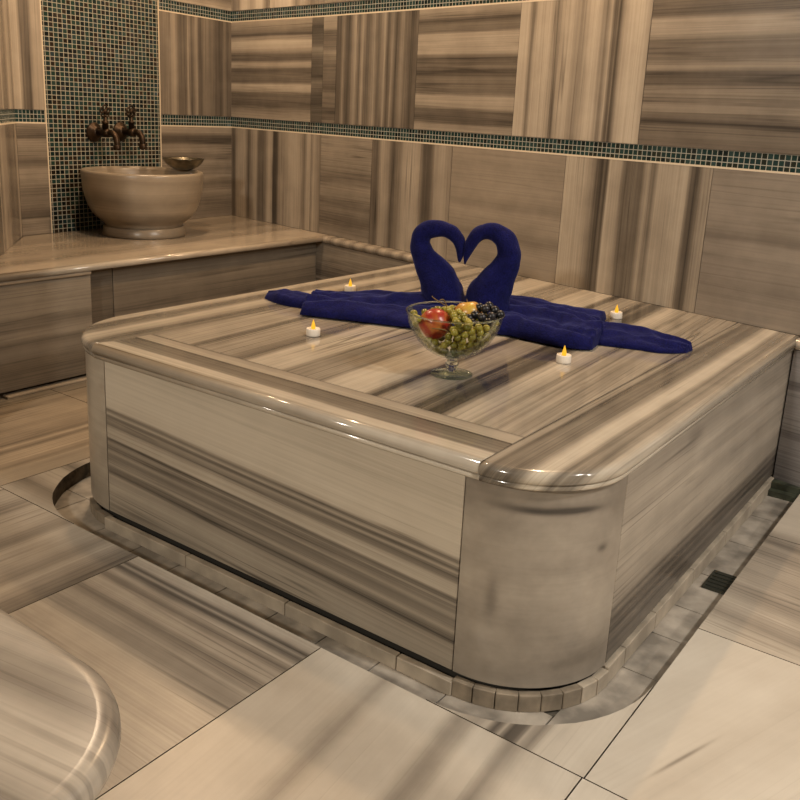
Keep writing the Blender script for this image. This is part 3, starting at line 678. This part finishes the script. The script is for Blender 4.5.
towel('bath_towel', 'flattened navy towel at far left whose rolled tip points left, under the wider folded one',
      [(-1.405, .690), (-1.335, .668), (-1.27, .664), (-1.20, .68), (-1.165, .69)], [(-1.395, .715), (-1.34, .742), (-1.29, .757), (-1.24, .765), (-1.20, .775)],
      [.020, .042, .040, .034, .03], [(.45, .5, .004, .2)], sd=3.1, amp=.003)
towel('bath_towel', 'wide folded navy towel left of the swans, between two small candles',
      [(-1.165, .592), (-1.10, .612), (-1.02, .640), (-.94, .668), (-.86, .692), (-.78, .716), (-.70, .74)],
      [(-1.27, .772), (-1.20, .83), (-1.13, .90), (-1.06, .95), (-.98, .99), (-.86, 1.03), (-.72, 1.06)],
      [.034, .042, .046, .048, .050, .050, .046], [(.88, .9, .010, .06), (.30, .66, .013, .07), (.12, .3, .010, .05), (.66, .42, .009, .05)], sd=11.7, base=T+.004)
towel('bath_towel', 'wide folded navy towel right of the swans with a squared end, behind the front candle',
      [(-.695, .775), (-.62, .826), (-.55, .826), (-.46, .824), (-.40, .838), (-.372, .862)],
      [(-.72, 1.07), (-.63, 1.10), (-.56, 1.09), (-.50, 1.075), (-.44, 1.05), (-.405, 1.03)],
      [.046, .050, .048, .046, .042, .036], [(.75, .95, .014, .07), (.5, .66, .012, .06), (.10, .10, .010, .06), (.34, .24, .009, .04)], sd=21.3, base=T+.004)
towel('bath_towel', 'narrow rolled navy towel lying at the rear right, ending beside the rear candle',
      [(-.80, 1.07), (-.70, 1.10), (-.60, 1.10), (-.52, 1.11), (-.47, 1.13)], [(-.84, 1.17), (-.72, 1.20), (-.62, 1.205), (-.55, 1.235), (-.505, 1.262)],
      [.048, .05, .045, .036, .032], [(.5, .55, .006, .2)], sd=31.9, base=T+.003, amp=.004)
towel('bath_towel', 'navy towel at far right tapering to a pointed tip that points right',
      [(-.43, .92), (-.36, .943), (-.29, .965), (-.225, .982), (-.178, 1.035)], [(-.45, 1.135), (-.39, 1.140), (-.32, 1.130), (-.25, 1.105), (-.176, 1.085)],
      [.030, .034, .030, .026, .016], [(.55, .90, .009, .09), (.25, .3, .007, .08)], sd=41.2, amp=.004)
# swans: necks traced in the upright plane through the towels' line
swan_p = Vector((-.77, .92, 0)); swan_n = Vector((-math.sin(math.radians(16)), math.cos(math.radians(16)), 0))
def on_plane(px, py):
    d = _f + _r*((px-PCX)/FOC) - _u*((py-PCY)/FOC)
    return CAMPOS + d*((swan_p-CAMPOS).dot(swan_n)/d.dot(swan_n))
MPX = .00318
def swan(name, label, cl, lean):
    P = [on_plane(400+x/6.154, 210+y/6.154) for x, y, r in cl]; Rr = [r/6.154*MPX for x, y, r in cl]
    P2 = catmull(P, 5); R2 = []
    for i in range(len(Rr)-1):
        for k in range(5): R2.append(Rr[i]+(Rr[i+1]-Rr[i])*k/5)
    R2.append(Rr[-1])
    n = 26; L = []; side = swan_n
    for i, p in enumerate(P2):
        d = (P2[min(i+1, len(P2)-1)]-P2[max(i-1, 0)]).normalized(); a = side; b = d.cross(a).normalized()
        ring = []
        for k in range(n):
            an = 2*PI*k/n; rr_ = R2[i]*(1+.05*math.sin(3*an+i*.35)*min(1, i/6)*.5)
            q = p + (a*math.cos(an)*.92 + b*math.sin(an))*rr_
            q = q + (q-p).normalized()*noise.noise(q*28)*.004*min(1, R2[i]/.02)
            if q.z < T+.044: q.z = T+.044
            ring.append(tuple(q))
        L.append(ring)
    mb = MB(); mb.loops(L, NAVY, None, True, True, True, True)
    loc = (P2[0].x, P2[0].y, T+.044)
    o = mb.build(name, loc=loc); tag(o, label, 'towel', 'towels folded into swans'); return o
swan('towel_swan', 'left navy towel folded into a swan facing right, neck forming half a heart',
     [(282, 640, 128), (272, 570, 128), (262, 510, 122), (232, 430, 108), (190, 350, 88), (148, 280, 68), (122, 215, 57), (128, 165, 53), (160, 128, 50), (210, 117, 47), (270, 121, 45), (322, 140, 43), (356, 178, 38), (369, 225, 29), (371, 265, 20), (368, 300, 12), (366, 320, 5)], 0)
swan('towel_swan', 'right navy towel folded into a swan facing left, neck forming half a heart',
     [(535, 670, 128), (538, 600, 130), (545, 535, 126), (580, 460, 108), (634, 375, 82), (668, 300, 68), (668, 240, 63), (645, 180, 58), (600, 143, 52), (552, 130, 47), (505, 138, 43), (466, 165, 39), (438, 205, 33), (420, 250, 24), (408, 290, 15), (401, 318, 8), (400, 335, 3)], 0)

# ------------------------------------------------------------------ tealights
WHITE = plain('white_plastic', (.72, .66, .57), .45)
FLAME = plain('flame_glow', (.22, .10, .01), .5, emit=(1.0, .50, .010), strength=.92)
TIP = plain('flame_clear', (.95, .8, .45), .3, emit=(1.0, .62, .08), strength=1.2)
def tealight():
    t = thing('tealight_candle', '', 'candle', (0, 0, 0), 'battery tealights on the platform')
    mb = MB(); lathe(mb, [(0, .0005), (.0182, .0005), (.0188, .002), (.0186, .0185), (.0178, .0203), (.0165, .0207), (.0155, .0197), (.006, .018), (0, .018)], (0, 0, 0), WHITE, 36); cup = mb.build('cup', None); cup.parent = t
    mb = MB(); prf = [(0, .0175), (.0050, .0175), (.0057, .021), (.0057, .025), (.0046, .030), (.0032, .0350), (.0018, .0400), (.0003, .044)]
    lathe(mb, prf, (0, 0, 0), FLAME, 18); f_ = mb.build('flame', None); f_.parent = t
    return t
tl0 = tealight()
spots = [((-.988, .452), 'white tealight in front of the left towel, at the near left of the platform'),
         ((-1.304, .990), 'white tealight behind the left towel, at the far left near the wall'),
         ((-.379, .708), 'white tealight at the near right, in front of the right towel'),
         ((-.493, 1.307), 'white tealight at the far right, behind the right towels')]
for i, ((x, y), lab) in enumerate(spots):
    if i == 0: t = tl0
    else:
        t = tl0.copy(); COL.objects.link(t)
        for ch in tl0.children: c = ch.copy(); COL.objects.link(c); c.parent = t
    t.location = (x, y, T); t.rotation_euler = (0, 0, i*1.3); t['label'] = lab

# ------------------------------------------------------------------ glass fruit bowl
def thin_glass():
    m = bpy.data.materials.new('clear_glass'); m.use_nodes = True; nt = m.node_tree; nt.nodes.clear()
    o = N(nt, 'ShaderNodeOutputMaterial'); tr = N(nt, 'ShaderNodeBsdfTransparent'); tr.inputs[0].default_value = (.965, .98, .97, 1)
    gl = N(nt, 'ShaderNodeBsdfGlossy'); gl.inputs['Roughness'].default_value = .03; gl.inputs[0].default_value = (.9, .95, .92, 1)
    lw = N(nt, 'ShaderNodeLayerWeight'); lw.inputs[0].default_value = .13
    mx = N(nt, 'ShaderNodeMixShader'); nt.links.new(math_(nt, 'MULTIPLY', lw.outputs['Fresnel'], .55), mx.inputs[0]); nt.links.new(tr.outputs[0], mx.inputs[1]); nt.links.new(gl.outputs[0], mx.inputs[2])
    nt.links.new(mx.outputs[0], o.inputs[0]); return m
GL = thin_glass()
GF = thin_glass(); GF.name = 'foot_glass'
for n_ in GF.node_tree.nodes:
    if n_.type == 'BSDF_TRANSPARENT': n_.inputs[0].default_value = (.90, .945, .92, 1)
    if n_.type == 'LAYER_WEIGHT': n_.inputs[0].default_value = .3
GS, _nt, _b = newmat('green_tinted_glass')
_b.inputs['Base Color'].default_value = (.86, .95, .91, 1); _b.inputs['Roughness'].default_value = .02; _b.inputs['IOR'].default_value = 1.48; _b.inputs['Transmission Weight'].default_value = 1.0
GC = Vector((-.522, .412, T))
RIM = .1095
fb = thing('glass_fruit_bowl', 'clear footed glass bowl heaped with apples and grapes in front of the swans', 'bowl', GC)
ip = [(0, .046), (.020, .047), (.040, .053), (.062, .066), (.081, .085), (.095, .107), (.104, .128), (.108, .146)]
mb = MB(); op = [(r*1.0+.0028*min(1, r/.04), z-.003) for r, z in ip]
prof = [(0, .042)] + op[1:] + [(RIM+.0022, .1455), (RIM+.0022, .1485), (RIM+.0008, .150), (RIM-.0010, .1495)] + list(reversed(ip))
lathe(mb, prof, GC, GL, 72); mb.build('glass_bowl', fb)
mb = MB(); lathe(mb, [(RIM+.0024+.0019*math.cos(a), .1495+.0017*math.sin(a)) for a in [2*PI*i/10 for i in range(11)]], GC, GS, 72); mb.build('rim', fb)
mb = MB(); lathe(mb, [(0, .009), (.012, .009), (.0115, .015), (.0125, .020), (.0155, .023), (.0155, .028), (.0115, .032), (.0125, .038), (.018, .0425), (0, .0425)], GC, GL, 40); mb.mats[0] = GS; mb.build('stem', fb)
mb = MB(); lathe(mb, [(0, .0006), (.047, .0006), (.0495, .002), (.049, .004), (.035, .006), (.018, .0085), (.012, .0095), (0, .0095)], GC, GL, 56); mb.mats[0] = GF; mb.build('foot', fb)

def applemat(name, red, yel, bias):
    m, nt, b = newmat(name); L = nt.links.new
    tcn = N(nt, 'ShaderNodeTexCoord'); mp = N(nt, 'ShaderNodeMapping'); mp.inputs['Scale'].default_value = (30, 30, 7); L(tcn.outputs['Object'], mp.inputs[0])
    t = N(nt, 'ShaderNodeTexNoise'); t.inputs['Scale'].default_value = 1.6; t.inputs['Detail'].default_value = 5; L(mp.outputs[0], t.inputs['Vector'])
    t2 = N(nt, 'ShaderNodeTexNoise'); t2.inputs['Scale'].default_value = 16; L(tcn.outputs['Object'], t2.inputs['Vector'])
    r = N(nt, 'ShaderNodeValToRGB'); e = r.color_ramp.elements
    e[0].position = .36; e[0].color = yel+(1,); e[1].position = .58; e[1].color = red+(1,)
    L(math_(nt, 'ADD', math_(nt, 'MULTIPLY_ADD', t.outputs[0], .5, bias), math_(nt, 'MULTIPLY', t2.outputs[0], .5)), r.inputs[0]); L(r.outputs[0], b.inputs['Base Color'])
    b.inputs['Roughness'].default_value = .3
    return m
def apple(label, c, R_, mat, tilt):
    t = thing('apple', label, 'apple', c, 'apples in the glass bowl')
    prof = []
    for i in range(25):
        a = PI*i/24; r = math.sin(a); z = -math.cos(a)
        r *= 1.0+.06*z; zz_ = z*.92
        dip = math.exp(-(r/.30)**2)
        zz_ -= dip*.22 if z > 0 else -dip*.12
        prof.append((r*R_, zz_*R_))
    mb = MB(); lathe(mb, prof, (0, 0, 0), mat, 36); o = mb.build('flesh', None); o.parent = t
    mb = MB(); tube(mb, catmull([(0, 0, R_*.66), (.001, 0, R_*.82), (.003, .001, R_*1.02)], 4), [.0016]*9, plain('apple_stalk', (.10, .06, .025), .8), 7); o = mb.build('stalk', None); o.parent = t
    t.rotation_euler = tilt; return t
def at_px(px, py, depth):
    d = _f + _r*((px-PCX)/FOC) - _u*((py-PCY)/FOC); return CAMPOS + d*depth
A1 = Vector((-.5510, .3745, T+.1215)); A1R = .0375
A2 = Vector((-.512, .455, T+.140)); A2R = .034
apple('red apple at the front left of the glass bowl, resting against the glass', A1, A1R, applemat('red_apple_skin', (.30, .022, .012), (.46, .22, .035), .02), (-.75, -.55, .4))
apple('yellow and red apple at the back of the glass bowl, half behind the grapes', A2, A2R, applemat('yellow_apple_skin', (.42, .05, .015), (.50, .32, .05), -.035), (-.2, .2, 2.0))
def grapemat(name, c0, c1, sss):
    m, nt, b = newmat(name); L = nt.links.new
    oi = N(nt, 'ShaderNodeObjectInfo'); r = N(nt, 'ShaderNodeValToRGB'); r.color_ramp.elements[0].color = c0+(1,); r.color_ramp.elements[1].color = c1+(1,)
    L(oi.outputs['Random'], r.inputs[0]); L(r.outputs[0], b.inputs['Base Color']); b.inputs['Roughness'].default_value = .28
    b.inputs['Subsurface Weight'].default_value = sss; b.inputs['Subsurface Radius'].default_value = (.006, .006, .003)
    return m
GG = grapemat('green_grape_skin', (.13, .115, .010), (.34, .28, .040), .2)
BG = grapemat('black_grape_skin', (.004, .004, .005), (.012, .011, .014), 0)
STM = plain('grape_stem', (.16, .10, .03), .8)
def inner_r(z):
    for (r0, z0), (r1, z1) in zip(ip, ip[1:]):
        if z0 <= z <= z1: return r0+(r1-r0)*(z-z0)/(z1-z0)
    return ip[-1][0] if z > ip[-1][1] else 0
GR = .0083
black = []
bc = [(470+a*3.7, 316-b*3.3) for a, b in ()]
bdirx, bdiry = rd, fd
BBASE = GC + rd*.068 + Vector((0, 0, .150)) - fd*.012
for i, (a, b_, h) in enumerate([(-.030, 0, 0), (-.008, -.012, -.002), (.014, -.008, -.002), (.034, .0, .001), (-.022, .014, .010), (0, .006, .012), (.022, .014, .008), (.030, .022, -.004), (-.012, .026, .016), (.010, .028, .014), (-.036, .020, .012), (-.018, -.022, -.010), (.006, -.030, -.012), (.028, -.016, -.008), (.042, .016, -.002)]):
    black.append(BBASE + rd*a + fd*b_ + Vector((0, 0, h - max(0, -a-.004)*.75)) - fd*max(0, -a-.012)*.6)
def inside_ok(p, r, margin=.0005):
    q = p-GC; rho = math.hypot(q.x, q.y); z = q.z
    if z < .05: return False
    best = 1
    for k in range(-6, 7):
        zz_ = z+k*.0035
        if zz_ > .149: continue
        ir = inner_r(zz_) if zz_ > .046 else 0
        dd = math.hypot(max(0, ir-rho) if rho < ir else 0, zz_-z) if rho < ir else -1
        if dd < 0 and abs(k) < 3: return False
        if dd >= 0: best = min(best, dd)
    return best > r+margin
black = [p for p in black if (p.z-GC.z > .150 or inside_ok(p, .010, -.002))]
rng = random.Random(5); green = []
def hides(p, c, R_, k):
    a = (c-CAMPOS); d = a.normalized(); q = p-CAMPOS; t_ = q.dot(d)
    return t_ < a.length and (q-d*t_).length < R_*k+GR*.6
def free(p, r):
    if hides(p, A1, A1R, .93) or hides(p, A2+Vector((0, 0, .016)), A2R, .45) or hides(p, BBASE+Vector((0, 0, .004)), .030, .95): return False
    if (p-A1).length < A1R+r*.9 or (p-A2).length < A2R+r*.9: return False
    if any((p-q).length < r+.0105 for q in black): return False
    return all((p-q).length > 2*r*.93 for q in green)
def shell_points(n):
    for _ in range(n):
        z = rng.uniform(.055, .140); a = rng.uniform(0, 2*PI); r = inner_r(z)-GR*1.12
        yield Vector((GC.x+r*math.cos(a), GC.y+r*math.sin(a), GC.z+z+GR*.5))
def top_points(n):
    for _ in range(n):
        a = rng.uniform(0, 2*PI); r = .088*math.sqrt(rng.random()); z = .126+.024*(1-(r/.1)**2)+rng.uniform(-.014, .003)
        yield Vector((GC.x+r*math.cos(a), GC.y+r*math.sin(a), GC.z+z))
camd = Vector((CAMPOS.x-GC.x, CAMPOS.y-GC.y, 0)).normalized()
for p in shell_points(9000):
    q = p-GC
    if q.z > .112 and (q.dot(camd) < -.02 or rng.random() < .5): continue
    if inside_ok(p, GR, -.0006) and free(p, GR): green.append(p)
nshell = len(green)
for p in top_points(5000):
    q = p-GC
    if q.dot(rd) < -.055 and q.dot(camd) > -.02: continue
    if (q.z > .146 or inside_ok(p, GR, -.0005)) and free(p, GR): green.append(p)
gm = MB(); lathe(gm, [(math.sin(PI*i/10)*GR, -math.cos(PI*i/10)*GR*1.08) for i in range(11)], (0, 0, 0), GG, 16); gproto = gm.build('grape'); gme = gproto.data
bpy.data.objects.remove(gproto)
gm = MB(); lathe(gm, [(math.sin(PI*i/10)*.0105, -math.cos(PI*i/10)*.0108) for i in range(11)], (0, 0, 0), BG, 18); bp_ = gm.build('grape'); bme = bp_.data; bpy.data.objects.remove(bp_)
front = [p for p in green if (p-GC).dot(camd) >= .0]; rear = [p for p in green if (p-GC).dot(camd) < .0]
def bunch(label, pts, me, stempts, center, group='grape bunches in the glass bowl'):
    pts = sorted(pts, key=lambda p: (p-CAMPOS).length)[:98]
    t = thing('grape_bunch', label, 'grapes', center, group)
    for p in pts:
        o = bpy.data.objects.new('grape', me); COL.objects.link(o); o.parent = t; o.location = p-Vector(center)
        o.rotation_euler = (rng.uniform(0, 3), rng.uniform(0, 3), 0)
    mb = MB()
    for sp_ in stempts: q = catmull(sp_, 5); tube(mb, [v-Vector(center) for v in q], [.0013]*len(q), STM, 6)
    o = mb.build('stalk', None); o.parent = t
    return t
c1 = GC+Vector((0, 0, .10))
bunch('green grapes filling the front of the glass bowl beneath the red apple', front, gme,
      [[GC+camd*.02+Vector((0, 0, .10)), GC+camd*.05+Vector((0, 0, .105)), GC+camd*.07+rd*.02+Vector((0, 0, .09))], [GC+camd*.05+Vector((0, 0, .105)), GC+camd*.06-rd*.02+Vector((0, 0, .12)), GC+camd*.05-rd*.05+Vector((0, 0, .12))]], c1+camd*.03)
bunch('green grapes heaped at the back of the glass bowl round the yellow apple', rear, gme,
      [[GC-camd*.02+Vector((0, 0, .12)), GC-camd*.03-rd*.02+Vector((0, 0, .155)), GC-camd*.02-rd*.028+Vector((0, 0, .172)), GC-rd*.036+Vector((0, 0, .176))], [GC-camd*.03-rd*.02+Vector((0, 0, .155)), GC-camd*.03-rd*.05+Vector((0, 0, .172)), GC-camd*.03-rd*.056+Vector((0, 0, .178))]], c1-camd*.03)
bunch('bunch of black grapes at the right rim of the glass bowl', black, bme, [[BBASE-rd*.03, BBASE, BBASE+rd*.03]], BBASE)
